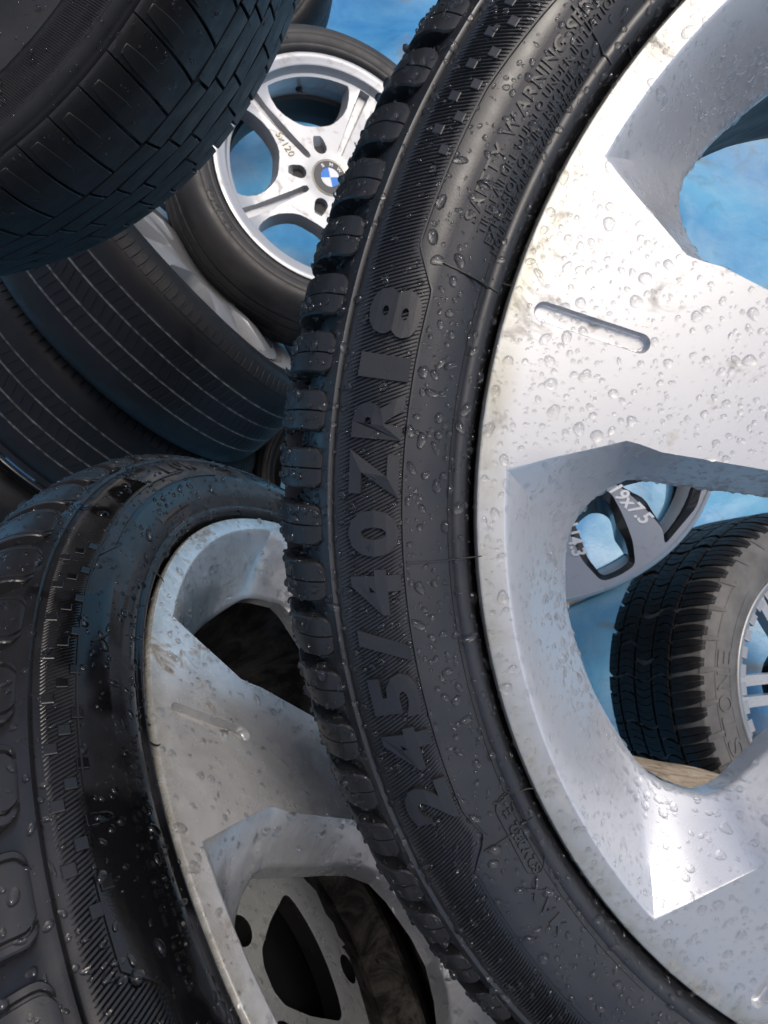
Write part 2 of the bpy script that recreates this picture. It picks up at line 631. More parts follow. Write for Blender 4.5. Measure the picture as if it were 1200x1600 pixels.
# ------------------------------------------------------------------ rain drops
CAMP = Vector(cam.location)
CAMI = (Matrix.Translation(cam.location) @ cam.rotation_euler.to_matrix().to_4x4()).inverted()

def drops(root, sources, count, rmed, rsig, rmax, hgt=.42, stretch=.35, segs=10, name='water_drops', lift=0., rmin=.0003, accept=None, mat='water', gap=1.0):
    """beads of water on the given meshes; one mesh, part of the wheel"""
    bpy.context.view_layer.update()
    RI = root.matrix_world.inverted()
    T, NR, AR = [], [], []
    Mi = np.array(CAMI)
    for o in sources:
        me = o.data
        me.calc_loop_triangles()
        nv = len(me.vertices)
        co = np.empty(nv * 3); me.vertices.foreach_get('co', co); co = co.reshape(-1, 3)
        tri = np.empty(len(me.loop_triangles) * 3, dtype=np.int32); me.loop_triangles.foreach_get('vertices', tri); tri = tri.reshape(-1, 3)
        L = np.array(RI @ o.matrix_world)
        co = co @ L[:3, :3].T + L[:3, 3]
        t = co[tri]
        nn = np.cross(t[:, 1] - t[:, 0], t[:, 2] - t[:, 0]); ar = np.linalg.norm(nn, axis=1); ok = ar > 1e-12
        t, nn, ar = t[ok], nn[ok], ar[ok]
        nn = nn / ar[:, None]
        c = t.mean(1)
        Wm = np.array(root.matrix_world)
        cw = c @ Wm[:3, :3].T + Wm[:3, 3]; nw = nn @ Wm[:3, :3].T
        d = np.array(CAMP) - cw
        cc = cw @ Mi[:3, :3].T + Mi[:3, 3]
        z = -cc[:, 2]
        px = cc[:, 0] / np.maximum(z, 1e-3); py = cc[:, 1] / np.maximum(z, 1e-3)
        fc = np.einsum('ij,ij->i', nw, d)
        ok = (fc > 0) & (z > .03) & (np.abs(px) < 600 / 1060 * 1.12) & (np.abs(py) < 800 / 1060 * 1.1) & (nw[:, 2] > -.35)
        T.append(t[ok]); NR.append(nn[ok]); AR.append(ar[ok])
    T, NR, AR = np.concatenate(T), np.concatenate(NR), np.concatenate(AR)
    if not len(AR): return None
    idx = rng.choice(len(AR), count, p=AR / AR.sum())
    a, b = rng.random(count), rng.random(count); fl = a + b > 1; a[fl] = 1 - a[fl]; b[fl] = 1 - b[fl]
    pos = T[idx, 0] + (T[idx, 1] - T[idx, 0]) * a[:, None] + (T[idx, 2] - T[idx, 0]) * b[:, None]
    nor = NR[idx]
    keep = np.ones(count, bool)
    if accept is not None:
        for i in range(count): keep[i] = keep[i] and accept(*pos[i])
    rad = np.clip(np.exp(rng.normal(math.log(rmed), rsig, count)), rmin, rmax)
    # beads that would touch a bigger one have run into it: leave them out
    cell = rmax * 2.2; gridc = {}
    for i in np.argsort(-rad):
        if not keep[i]: continue
        p = pos[i]; c0 = tuple((p // cell).astype(int)); bad = False
        for dx in (-1, 0, 1):
            for dy in (-1, 0, 1):
                for dz in (-1, 0, 1):
                    for j in gridc.get((c0[0] + dx, c0[1] + dy, c0[2] + dz), ()):
                        if ((pos[j] - p) ** 2).sum() < (gap * (rad[i] + rad[j]) * 1.05) ** 2: bad = True; break
                    if bad: break
                if bad: break
            if bad: break
        if bad: keep[i] = False
        else: gridc.setdefault(c0, []).append(i)
    pos, nor, rad = pos[keep], nor[keep], rad[keep]; count = len(pos)
    # unit dome
    rings = [(1.0, -.10), (.93, .30), (.74, .66), (.42, .92)]
    ang = np.linspace(0, 2 * pi, segs, endpoint=False)
    nvd = len(rings) * segs + 1
    up = np.array([.3, .2, .9])
    t1 = np.cross(nor, up); t1 /= np.linalg.norm(t1, axis=1)[:, None] + 1e-9
    t2 = np.cross(nor, t1)
    phi = rng.random(count) * 2 * pi
    u = t1 * np.cos(phi)[:, None] + t2 * np.sin(phi)[:, None]; vv = np.cross(nor, u)
    el = 1 + np.abs(rng.normal(0, stretch, count))
    wob = 1 + (rng.random((count, 1)) * .16) * np.cos(2 * ang[None] + rng.random((count, 1)) * 6.28) + (rng.random((count, 1)) * .13) * np.cos(3 * ang[None] + rng.random((count, 1)) * 6.28)
    h = rad * hgt * (1 + rng.normal(0, .18, count))
    V = np.zeros((count, nvd, 3))
    skew = rng.normal(0, .12, (count, 2))
    for k, (rr, zz) in enumerate(rings):
        x = rr * wob * np.cos(ang)[None] * (rad * el)[:, None] + skew[:, :1] * rad[:, None] * zz
        y = rr * wob * np.sin(ang)[None] * (rad / np.sqrt(el))[:, None] + skew[:, 1:] * rad[:, None] * zz
        V[:, k * segs:(k + 1) * segs] = pos[:, None] + x[..., None] * u[:, None] + y[..., None] * vv[:, None] + (h * zz + lift)[:, None, None] * nor[:, None]
    V[:, -1] = pos + (h + lift)[:, None] * nor + u * (skew[:, :1] * rad[:, None]) + vv * (skew[:, 1:] * rad[:, None])
    F = []
    for k in range(len(rings) - 1):
        for i in range(segs):
            j = (i + 1) % segs
            F.append((k * segs + i, k * segs + j, (k + 1) * segs + j)); F.append((k * segs + i, (k + 1) * segs + j, (k + 1) * segs + i))
    b0 = (len(rings) - 1) * segs
    for i in range(segs): F.append((b0 + i, b0 + (i + 1) % segs, nvd - 1))
    F = np.array(F)
    FF = (F[None] + (np.arange(count) * nvd)[:, None, None]).reshape(-1, 3)
    me = bpy.data.meshes.new(name)
    me.vertices.add(count * nvd); me.vertices.foreach_set('co', V.reshape(-1))
    me.loops.add(len(FF) * 3); me.loops.foreach_set('vertex_index', FF.reshape(-1).astype(np.int32))
    me.polygons.add(len(FF)); me.polygons.foreach_set('loop_start', np.arange(len(FF), dtype=np.int32) * 3)
    me.polygons.foreach_set('use_smooth', np.ones(len(FF), bool))
    me.update(calc_edges=True)
    o = link(name, me, root, mat)
    o['kind'] = 'stuff'
    return o

# ------------------------------------------------------------------ the floor under the heap
gm = mesh('ground', [(-40, -40, -.26), (40, -40, -.26), (40, 40, -.26), (-40, 40, -.26)], [(0, 1, 2, 3)], smooth=False)
ground = link('ground', gm, None, 'blue_floor'); ground['kind'] = 'structure'
def tarp():
    n, L = 130, 5.2
    v, f = [], []
    for i in range(n + 1):
        for j in range(n + 1):
            x, y = -L / 2 + L * i / n + .2, -L / 2 + L * j / n + .6
            p = Vector((x, y, 0))
            z = noise.noise(p * 1.6) * .030 + noise.noise(p * 4.1 + Vector((3, 1, 7))) * .012
            r = 1 - abs(noise.noise(p * 2.3 + Vector((11, 5, 2)))) * 2
            z += max(0, r - .72) * .11
            v.append((x, y, -.20 + z))
    for i in range(n):
        for j in range(n):
            q = i * (n + 1) + j
            f.append((q, q + n + 1, q + n + 2, q + 1))
    return mesh('floor', v, f)
floor = link('floor', tarp(), None, 'blue_floor'); floor['kind'] = 'structure'
def plank_mesh(Lx, wy, hz, bev=.004):
    x, y = Lx / 2, wy / 2
    v = [(-x, -y, -hz), (x, -y, -hz), (x, y, -hz), (-x, y, -hz), (-x, -y, -bev), (x, -y, -bev), (x, y, -bev), (-x, y, -bev),
         (-x, -y + bev, 0), (x, -y + bev, 0), (x, y - bev, 0), (-x, y - bev, 0)]
    f = [(3, 2, 1, 0), (0, 1, 5, 4), (1, 2, 6, 5), (2, 3, 7, 6), (3, 0, 4, 7), (4, 5, 9, 8), (6, 7, 11, 10), (8, 9, 10, 11), (5, 6, 10, 9), (7, 4, 8, 11)]
    return mesh('plank', v, f, smooth=False)

# ------------------------------------------------------------------ the two matching big wheels
SIDE = [(.2345, .016), (.2385, .012), (.2400, .0085), (.2418, .0045), (.2428, .0012), (.2438, -.0012), (.2450, -.0024), (.2472, -.0030), (.2484, -.0024), (.2490, -.0028),
        (.2510, -.0046), (.2550, -.0064), (.2600, -.0078), (.2645, -.0084), (.2655, -.0088), (.2700, -.0088), (.2750, -.0080), (.2800, -.0062), (.2850, -.0036),
        (.2876, -.0018), (.2884, -.0006), (.2890, -.0012), (.2902, -.0012), (.2912, .0003), (.2924, .0014), (.2938, .0042), (.2956, .0086), (.2975, .0145)]
BACK = [(.2992, .024), (.3004, .038), (.3012, .052), (.3020, .11), (.3014, .168), (.3006, .184), (.300, .200), (.294, .214), (.285, .222), (.270, .228), (.255, .225), (.240, .214), (.234, .208)]
BLOCK = [(.2918, .0012), (.2936, .0016), (.2954, .0025), (.2985, .0046), (.3018, .0090), (.3046, .0148), (.3068, .0220), (.3082, .0300), (.3090, .0390), (.3093, .0460)]

def big_wheel(root, k, face_mats, barrel_mat, stains=True):
    """five-spoke wheel: window and slot outlines measured from the face"""
    half = 13.4
    def win(kk):
        """front outline of one window about its centre line, side 1 then outer arc then side 2"""
        pts = []
        side = [(.0785, 9), (.085, 17.5), (.100, 22.2), (.120, 24.2), (.1372, 24.4), (.160, 25.0), (.176, 25.3), (.184, 25.9), (.189, 26.1), (.1945, 25.5), (.2050, 24.5), (.2160, 23.6)]
        return side
    sd = win(0)
    def build(side, outer_r, ang_o, nside, narc, rc):
        lo = [Vector(pol(r, -a)[:2]) for r, a in side]
        hi = [Vector(pol(r, a)[:2]) for r, a in side]
        arc = [Vector(pol(outer_r, -ang_o + 2 * ang_o * i / (narc - 1))[:2]) for i in range(narc)]
        poly = lo + arc + hi[::-1]
        return poly
    fr = build(sd, .2300, 22.5, 0, 25, 0)
    bk_side = [(.0840, 7), (.0900, 14.5), (.104, 18.6), (.123, 20.2), (.138, 20.8), (.158, 21.6), (.170, 22.0), (.177, 21.8), (.1835, 20.8), (.1885, 19.4), (.1930, 17.6), (.1958, 15.8)]
    bk = build(bk_side, .1972, 14.0, 0, 25, 0)
    mid_side = [(a[0] * .35 + b[0] * .65, a[1] * .35 + b[1] * .65) for a, b in zip(sd, bk_side)]
    SC = Matrix.Scale(k, 4)
    n = len(fr)
    # the spokes are thinner than the outer wall is deep
    dep = []
    for i in range(n):
        e = min(i - 12, n - 13 - i)
        dep.append(.56 if e <= -4 else .56 + .46 * min(1, (e + 4) / 11) ** .8)
    holes, lofts = [], []
    for q in range(5):
        ca = 36 + 72 * q
        F0 = [rot2(p, ca) for p in fr]; B0 = [rot2(p, ca) for p in bk]
        holes.append(F0)
        rings = []
        for t, z in ((0, 0), (.008, .0002), (.022, .0008), (.07, .0030), (.17, .0075), (.30, .0135), (.46, .0205), (.62, .0275), (.78, .034), (.90, .0385), (.97, .0412), (1.0, .0440)):
            rg = []
            for i in range(n):
                # the outer wall is a cove: it turns steep near the back
                p = F0[i].lerp(B0[i], t)
                arcp = 12 <= i < n - 12
                if arcp:
                    tt = t ** .82
                    p = F0[i].lerp(B0[i], tt)
                rg.append((p.x, p.y, -z * dep[i]))
            rings.append(rg)
        # thin return behind the edge
        rings.append([(p.x * 1.012, p.y * 1.012, -.046 * dep[i] - .006) for i, p in enumerate(B0)])
        lofts.append(rings)
    # the small closed slots in the spokes
    slots = []
    for q in range(5):
        a = 72 * q
        pts = []
        L0, L1, hw = .1885, .2305, .0034
        for i in range(9): th = pi / 2 + pi * i / 8; pts.append(Vector((L0 + hw + hw * cos(th), hw * sin(th))))
        for i in range(9): th = -pi / 2 + pi * i / 8; pts.append(Vector((L1 - hw + hw * cos(th), hw * sin(th))))
        slots.append([rot2(p, a) for p in pts])
    bore = [Vector(pol(.032, i * 12)[:2]) for i in range(30)]
    lugs = [[Vector(pol(.0115, i * 24)[:2]) + Vector(pol(.057, 72 * q)[:2]) for i in range(15)] for q in range(5)]
    outer = [Vector(pol(.2384, i * 2)[:2]) for i in range(180)]
    VF = ([], [], [])
    v, f = face_with_holes(outer, holes + slots + [bore] + lugs, lambda r: 0.0, .009)
    add(VF, v, f, 0)
    for rg in lofts: loft(VF, rg, 1)
    for s in slots:
        c = sum(s, Vector((0, 0))) / len(s)
        rg = [[(p.x, p.y, 0) for p in s], [(p.x, p.y, -.0003) for p in s]]
        for t, z in ((.10, .0022), (.22, .0029), (.36, .0032)):
            rr = []
            for p in s:
                d = p - c
                ax = c.normalized(); al = d.dot(ax); ac = d - ax * al
                al -= math.copysign(min(abs(al), .0034 * t), al)
                rr.append((*(c + ax * al + ac * (1 - t)), -z))
            rg.append(rr)
        loft(VF, rg, 1, cap=0)
    for s, z in [(bore, .02)] + [(l, .03) for l in lugs]:
        loft(VF, [[(p.x, p.y, 0) for p in s], [(p.x, p.y, -z) for p in s]], 2, cap=2)
    # lip: front edge turned over towards the bead
    lip = [[(p.x, p.y, 0) for p in outer]]
    for r, z in ((.2392, .0003), (.2398, .0012), (.2400, .0026), (.2392, .006), (.236, .012)):
        lip.append([(p.x * r / .2384, p.y * r / .2384, -z) for p in outer])
    loft(VF, lip, 0)
    VF = ([tuple(c * k for c in p) for p in VF[0]], VF[1], VF[2])
    face = finish_face('rim_face', VF, root, face_mats, 30)
    bp = [(.2360, .012), (.225, .020), (.213, .034), (.206, .046), (.201, .055), (.199, .080), (.200, .150), (.206, .175), (.215, .188), (.224, .196), (.232, .198), (.238, .200), (.239, .206), (.234, .207), (.226, .203)]
    lathe_obj('rim_barrel', [(r * k, o * k) for r, o in bp], 160, root, barrel_mat)
    return face

def blocks_for(T, k, count, phase, gap, ledge=0, depth=.0085, mat='rubber_tread', halves=2, rows=True, slant=None):
    pitch = 2 * pi * .303 / count
    path = [(r * k, o * k) for r, o in smooth_prof(BLOCK, 2)]
    me = block_mesh('tread_block', path, (pitch - gap) * k / 2, depth * k, halves=halves, ledge=ledge, mat=mat, slant=slant)
    block_row(T.obj, me, count, phase)
    if rows:
        # the ribs further round the crown
        for off0, off1, sh in ((.051, .078, .4), (.083, .137, .1), (.142, .169, .6)):
            p = [(.3093 + .0006 * sin(pi * (o - .05) / .12), o) for o in np.linspace(off0, off1, 4)]
            p = [(a * k, b * k) for a, b in p]
            me2 = block_mesh('tread_block', p, (pitch - gap) * k / 2, depth * k, corner=0, mat=mat)
            block_row(T.obj, me2, count, phase + 360 / count * sh)
        p = [(a * k, (.220 - b) * k) for a, b in reversed(BLOCK)]
        me3 = block_mesh('tread_block', p, (pitch - gap) * k / 2, depth * k, corner=0, mat=mat)
        block_row(T.obj, me3, count, phase)

def hair(T, r, deg, dr, da, lift, mat='hair', n=5, wd=.0005):
    """thin rubber vent hair: a bent tapering stalk"""
    v, f = [], []
    p0 = Vector(T.pt(r, deg, 0)); p1 = Vector(T.pt(max(r + dr * .5, T.rr[0]), deg + da * .3, lift)); p2 = p1 + (Vector(pol(r + dr, deg + da, p1.z + lift * .3)) - p1)
    for i in range(n + 1):
        t = i / n
        c = (1 - t) ** 2 * p0 + 2 * t * (1 - t) * p1 + t * t * p2
        w_ = wd * (1 - .6 * t)
        tang = (p2 - p0).normalized(); s1 = tang.cross(Vector((0, 0, 1))).normalized(); s2 = tang.cross(s1)
        for q in range(5): th = 2 * pi * q / 5; v.append(c + s1 * w_ * cos(th) + s2 * w_ * sin(th))
    for i in range(n):
        for q in range(5): f.append((i * 5 + q, i * 5 + (q + 1) % 5, i * 5 + 5 + (q + 1) % 5, i * 5 + 5 + q))
    f.append(tuple(n * 5 + q for q in range(5)))
    me = mesh('rubber_hair', v, f)
    return link('rubber_hair', me, T.obj, mat)

# ---- A: the big wheel on top, right
A = wheel_thing('alloy_wheel', (.2706, .0667, 1.2325), (.062, -.3423, .9375), -16.8,
                'bright silver five spoke wheel in a rain beaded tyre, nearest to us', group='matching silver wheels')
faceA = big_wheel(A, 1.0, ['machined', 'silver_paint', 'dark_hole'], 'dirty_barrel')
TA = Tyre(A, SIDE, BACK, 'rubber_front', 300)
blocks_for(TA, 1.0, 95, 4.76 + 3.79 / 2, .0062)
def rinA(a):
    if a < -1.2: return .2735 if a > -12 else max(.2695, .2735 - (-12 - a) * .0005)
    if a < 1.6: return .2735 - .0079 * (a + 1.2) / 2.8
    if a < 39.8: return .2656
    if a < 42.2: return .2656 - .0034 * (a - 39.8) / 2.4
    if a < 44.4: return .2622 + .0088 * (a - 42.2) / 2.2
    return .2710
TA.ridges(-34, 62, lambda a: rinA(a) + .0006, lambda a: .2868, .27, 2.2, .0007, 'rubber_front', base=.62)
TA.rib([(rinA(a), a) for a in np.arange(-34, 62, .5)], .0011, .0009, 'rubber_front')
TA.rib([(.2500, a) for a in np.arange(-34, 62.1, 1.5)], .0006, .0003, 'rubber_front')
for ch, a in zip('245/40ZR18', (38.1, 33.9, 29.9, 26.3, 22.5, 18.4, 14.4, 10.4, 7.2, 3.6)):
    TA.text(ch, a, .2682, .0140, .0019, 'rubber_letter', width=.0154, bold=.05)
th0 = -3.2
for i, line in enumerate(('SAFETY WARNING SERIOUS INJURY', 'TIRE FAILURE DUE TO UNDER INFLATION', 'EXPLOSION OF TIRE RIM DUE TO', 'MOUNTING ONLY TRAINED PERSONS')):
    TA.text(line, th0 - (.6, .2, -.2, -.6)[i], (.2590, .2552, .2518, .2489)[i], (.0043, .0027, .0027, .0023)[i], .0005, 'rubber_front', spacing=1.1, bold=.02)
TA.text('E4', 42.2, .2492, .0042, .0006, 'rubber_front', bold=.02, spacing=1.2)
TA.text('02', 45.0, .2508, .0034, .0006, 'rubber_front', bold=.02, spacing=1.2)
TA.text('S2WR2', 47.4, .2506, .0034, .0006, 'rubber_front', bold=.02, spacing=1.2)
TA.text('MAX', 52.6, .2540, .0050, .0006, 'rubber_front', bold=.02, spacing=1.3)
cap = []
for i in range(33):
    t = 2 * pi * i / 32
    ex = 2.6 if cos(t) > 0 else -2.6
    cap.append((.2513 + .0042 * sin(t), 44.0 + ex + 1.0 * cos(t)))
TA.rib(cap, .0006, .0005, 'rubber_front')
for a in (-.5, 20.9, -19.6, 43.6):
    TA.rib([(r, a + (.3 if a < 0 else 0) - (r - .2445) * 15) for r in np.linspace(.2445, .2650, 12)], .0009, .0006, 'rubber_front', name='seam_line')
for r, a, dr, da, lf in ((.2575, -.4, -.010, .5, .002), (.2475, -.9, -.0115, -.8, .003), (.2490, 20.85, -.0105, -.1, .0022), (.2440, -21.3, -.0105, -1.6, .003), (.2470, 41.0, -.0075, .6, .002)):
    hair(TA, r, a, dr, da, lf)
TA.tab(.0032, .0034, .0007, 'rubber_front', [(.2768 + .0044 * (i % 2), -7.4 - 1.15 * i) for i in range(18)])

# ---- B: its match, lower left
B = wheel_thing('alloy_wheel', (.0692, -.0912, .9129), (.7331, .5761, .3615), 28.3,
                'grimy silver five spoke wheel tilted at lower left in a glossy wet tyre', group='matching silver wheels')
KB = 1.25
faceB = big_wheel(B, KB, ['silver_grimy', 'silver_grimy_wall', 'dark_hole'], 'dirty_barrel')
TB = Tyre(B, SIDE, BACK, 'rubber_wet', 300, k=KB)
blocks_for(TB, KB, 58, 31.1 - 28.3, .0080, ledge=.0026, mat='rubber_wet', halves=1)
def rinB(a):
    a += 28.3
    if a < 14: return .3425
    if a < 17: return .3425 + .0015 * (a - 14) / 3
    if a < 44: return .3440 + .0045 * (a - 17) / 27
    if a < 48.8: return .3500
    if a < 50.5: return .3500 - .011 * (a - 48.8) / 1.7
    return .3390
TB.ridges(-30, 40, lambda a: rinB(a) + .0008, lambda a: .3585, .30, 1.8, .0008, 'rubber_wet', base=.6)
TB.rib([(rinB(a), a) for a in np.arange(-40, 42, .5)], .0014, .0011, 'rubber_wet')
TB.tab(.0042, .0048, .0010, 'rubber_wet', [(.3470 + .0046 * (i % 3), -13.2 + 1.22 * i) for i in range(26)])
TB.text('PLIES: TREAD 2 POLYESTER', 23.0, .3255, .0042, .0006, 'rubber_wet', bold=.0, spacing=1.25)
TB.text('SIDEWALL 2 POLYESTER', 20.8, .3192, .0042, .0006, 'rubber_wet', bold=.0, spacing=1.25)
TB.rib([(.3360, a) for a in np.arange(-48, -14, 1)] + [(.3425, -12.5)], .0012, .0009, 'rubber_wet')
TB.text('LOR', -38, .3440, .0110, .0012, 'rubber_wet', width=.012, bold=.03, adv=2.9)
for r, a, dr, da, lf in ((.3085, 3.0, -.012, -1.2, .003), (.3085, 5.2, -.010, -.5, .0035), (.3075, 25.8, -.013, -1.4, .004), (.3105, -18.0, -.010, 1.3, .003), (.3400, -1.6, -.012, -2.5, .001)):
    hair(TB, r, a, dr, da, lf, wd=.0007)

# ---- H: the wheel lying under B, seen through its window
H = wheel_thing('alloy_wheel', (-.1433, -.2583, .8081), (.7331, .5761, .3615), 28.3,
                'silver wheel centre with round holes, seen through the window of the grimy wheel')
def under_wheel(root):
    holes, VF = [], ([], [], [])
    outs = []
    for q in range(5):
        ca = -160 + 72 * q
        pts = [pol(.078, ca - 8), pol(.088, ca - 17), pol(.120, ca - 22), pol(.162, ca - 23), pol(.168, ca - 21)]
        pts += [pol(.169, ca - 21 + 42 * i / 8) for i in range(1, 8)]
        pts += [pol(.168, ca + 21), pol(.162, ca + 23), pol(.120, ca + 22), pol(.088, ca + 17), pol(.078, ca + 8)]
        h = round_poly([Vector(p[:2]) for p in pts], .004, 3)
        holes.append(h); outs.append((h, .020))
        c = Vector(pol(.082, ca + 36)[:2]); h = [c + Vector(pol(.0150, 20 * i)[:2]) for i in range(18)]
        holes.append(h); outs.append((h, .025))
        c = Vector(pol(.209, ca - 8)[:2]); h = [c + Vector(pol(.0150, 20 * i)[:2]) for i in range(18)]
        holes.append(h); outs.append((h, .025))
    bore = [Vector(pol(.035, 12 * i)[:2]) for i in range(30)]; holes.append(bore); outs.append((bore, .03))
    outer = [Vector(pol(.262, 3 * i)[:2]) for i in range(120)]
    zf = lambda r: -.028 * max(0, (r - .165) / .1) ** 2
    v, f = face_with_holes(outer, holes, zf, .014)
    add(VF, v, f, 0)
    for i_, q_ in enumerate(f):          # rust-black outer flange
        if sum(math.hypot(v[j][0], v[j][1]) for j in q_) / 3 > .224: VF[2][i_] = 2
    for h, z in outs:
        z0 = [zf(p.length) for p in h]
        c = sum(h, Vector((0, 0))) / len(h)
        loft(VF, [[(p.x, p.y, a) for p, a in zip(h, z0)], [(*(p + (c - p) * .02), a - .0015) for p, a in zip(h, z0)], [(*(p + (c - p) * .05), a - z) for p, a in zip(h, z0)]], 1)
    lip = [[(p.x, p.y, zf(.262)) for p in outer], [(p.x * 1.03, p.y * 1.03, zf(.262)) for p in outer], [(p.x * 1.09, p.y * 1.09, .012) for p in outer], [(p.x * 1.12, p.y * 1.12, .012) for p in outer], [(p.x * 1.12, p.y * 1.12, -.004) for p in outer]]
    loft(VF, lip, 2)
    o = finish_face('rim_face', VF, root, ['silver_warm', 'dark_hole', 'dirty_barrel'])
    lathe_obj('added_dark_disc', [(.02, .045), (.2, .045), (.24, .05)], 64, root, 'dark_hole')  # black disc added behind the windows so that they look dark
    lathe_obj('rim_barrel', [(.262, .03), (.255, .05), (.25, .16), (.285, .18)], 96, root, 'dirty_barrel')
    t = Tyre(root, [(r * 1.21, o * 1.0) for r, o in SIDE], [(r * 1.21, o * .85) for r, o in BACK], 'rubber_dark', 128)
    return o
faceH = under_wheel(H)

# ---- C: the small silver wheel with the round blue and white badge
Cw = wheel_thing('alloy_wheel', (-.0923, .9536, .4037), (.3795, -.1646, .9104), -2.7,
                 'clean silver double spoke wheel with a blue and white round badge at its hub')
KC = .99
def badge_wheel(root, k):
    holes, walls = [], []
    for q in range(5):
        ca = 72 * q
        side = [(.1015, 7), (.1050, 13.5), (.1120, 18.6), (.1220, 22.6), (.1380, 26.4), (.1560, 28.0), (.1740, 27.6), (.1860, 26.6)]
        arc = [(.1945, -25.2 + 50.4 * i / 14) for i in range(15)]
        poly = [pol(r, -a) for r, a in side] + [pol(r, a) for r, a in arc] + [pol(r, a) for r, a in side[::-1]]
        h = [rot2(p, ca) for p in poly]
        bside = [(.1085, 6.5), (.1120, 12.5), (.1190, 17.0), (.1290, 20.6), (.1440, 23.6), (.1600, 25.0), (.1760, 25.2), (.1860, 24.8)]
        poly = [pol(r, -a) for r, a in bside] + [pol(r * .995, a * .97) for r, a in arc] + [pol(r, a) for r, a in bside[::-1]]
        b = [rot2(p, ca) for p in poly]
        holes.append(h); walls.append((h, b, .028, 1, None))
        # slit between the two spokes of a pair: a groove near the hub, open further out
        sl = [(.052, 0, -.0040), (.060, 0, -.0066), (.085, 0, -.0066), (.13, 0, -.0088), (.17, 0, -.0100), (.2005, 0, -.0106)]
        p = [Vector((r, y)) for r, _, y in sl] + [Vector((r, -y)) for r, _, y in sl[::-1]]
        h = round_poly([rot2(x, ca + 36.6) for x in p], .0022, 2)
        b = [x * .985 + rot2((.002, 0), ca + 36.6) for x in h]
        c = rot2((.125, 0), ca + 36.6); ax = c.normalized()
        b = [c + ax * ((x - c).dot(ax) * .97) + ((x - c) - ax * (x - c).dot(ax)) * .7 for x in h]
        holes.append(h); walls.append((h, b, .016, 1, 1))
        # lug hole with a scooped lead-in
        c = rot2((.0605, 0), ca + 4.2)
        ax = c.normalized(); ac = Vector((-ax.y, ax.x))
        p = []
        for i in range(13): th = pi / 2 + pi * i / 12; p.append(c + ax * (.0132 * cos(th)) + ac * (.0132 * sin(th)))
        p += [c + ax * .014 - ac * .0110, c + ax * .022 - ac * .0070, c + ax * .023 + ac * .0070, c + ax * .014 + ac * .0110]
        b = [c + (x - c) * .9 if (x - c).dot(ax) < .006 else c + ax * .010 + ac * ((x - c).dot(ac) * .75) for x in p]
        holes.append(p); walls.append((p, b, .014, 1, 2))
    outer = [Vector(pol(.2005, 2.5 * i)[:2]) for i in range(144)]
    # slits must stay inside the outline
    holes = [[x if x.length < .1990 else x.normalized() * .1990 for x in h] for h in holes]
    walls = [([x if x.length < .1990 else x.normalized() * .1990 for x in a], b, z, m_, cp) for a, b, z, m_, cp in walls]
    zf = lambda r: -.030 + .010 * max(0, (r - .15) / .05) ** 2 - .004 * max(0, (.05 - r) / .05)
    VF = ([], [], [])
    v, f = face_with_holes(outer, holes, zf, .010)
    add(VF, v, f, 0)
    for h, b, z, mi, cp in walls:
        z0 = [zf(p.length) for p in h]
        m1 = [p.lerp(q, .12) for p, q in zip(h, b)]; m2 = [p.lerp(q, .6) for p, q in zip(h, b)]
        loft(VF, [[(p.x, p.y, a) for p, a in zip(h, z0)], [(p.x, p.y, a - .0016) for p, a in zip(m1, z0)], [(p.x, p.y, a - z * .55) for p, a in zip(m2, z0)], [(p.x, p.y, a - z) for p, a in zip(b, z0)]], mi, cap=cp)
    VF = ([tuple(c * k for c in p) for p in VF[0]], VF[1], VF[2])
    o = finish_face('rim_face', VF, root, ['silver_white', 'silver_white', 'dark_hole'])
    fl = [(.1995, .0205), (.2015, .0180), (.2035, .0120), (.2055, .0045), (.2080, .0030), (.2160, .0020), (.2180, .0006), (.2260, 0), (.2278, .0008), (.2282, .004), (.226, .012)]
    lathe_obj('rim_flange', [(r * k, a * k) for r, a in fl], 160, root, 'silver_white')
    bp = [(.2005, .020), (.2000, .034), (.1985, .050), (.1965, .075), (.1965, .078)]
    lathe_obj('rim_barrel', [(r * k, a * k) for r, a in bp], 128, root, 'silver_white')
    bp = [(.1965, .078), (.190, .082), (.188, .120), (.192, .160), (.205, .175), (.222, .180)]
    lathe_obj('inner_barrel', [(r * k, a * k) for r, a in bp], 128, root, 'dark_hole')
    return o
faceC = badge_wheel(Cw, KC)
capo = lathe_obj('hub_cap', [(.0375 * KC, .034 * KC), (.0370 * KC, .0305 * KC), (.0345 * KC, .0292 * KC), (.0330 * KC, .0296 * KC), (.0322 * KC, .0300 * KC)], 48, Cw, 'badge_rim')
def disc_part(name, r0, r1, a0, a1, z, mat, parent, n=40):
    v, f = [], []
    for i in range(n + 1):
        a = a0 + (a1 - a0) * i / n
        v += [pol(r0, a, z), pol(r1, a, z), pol(r1, a, z - .0012), pol(r0, a, z - .0012)]
    for i in range(n):
        q = i * 4
        f += [(q, q + 1, q + 5, q + 4), (q + 1, q + 2, q + 6, q + 5), (q + 3, q, q + 4, q + 7)]
    return link(name, mesh(name, v, f, smooth=False), parent, mat)
zc = -.0292 * KC
disc_part('badge_ring', .0195 * KC, .0330 * KC, 0, 360, zc, 'badge_black', capo)
for i in range(4):
    # seen upright in the picture the quarters read blue top right, white top left
    disc_part('badge_quarter', .0003, .0190 * KC, 90 * i + 16, 90 * i + 106, zc + .0004, 'badge_blue' if i % 2 else 'badge_white', capo, 12)
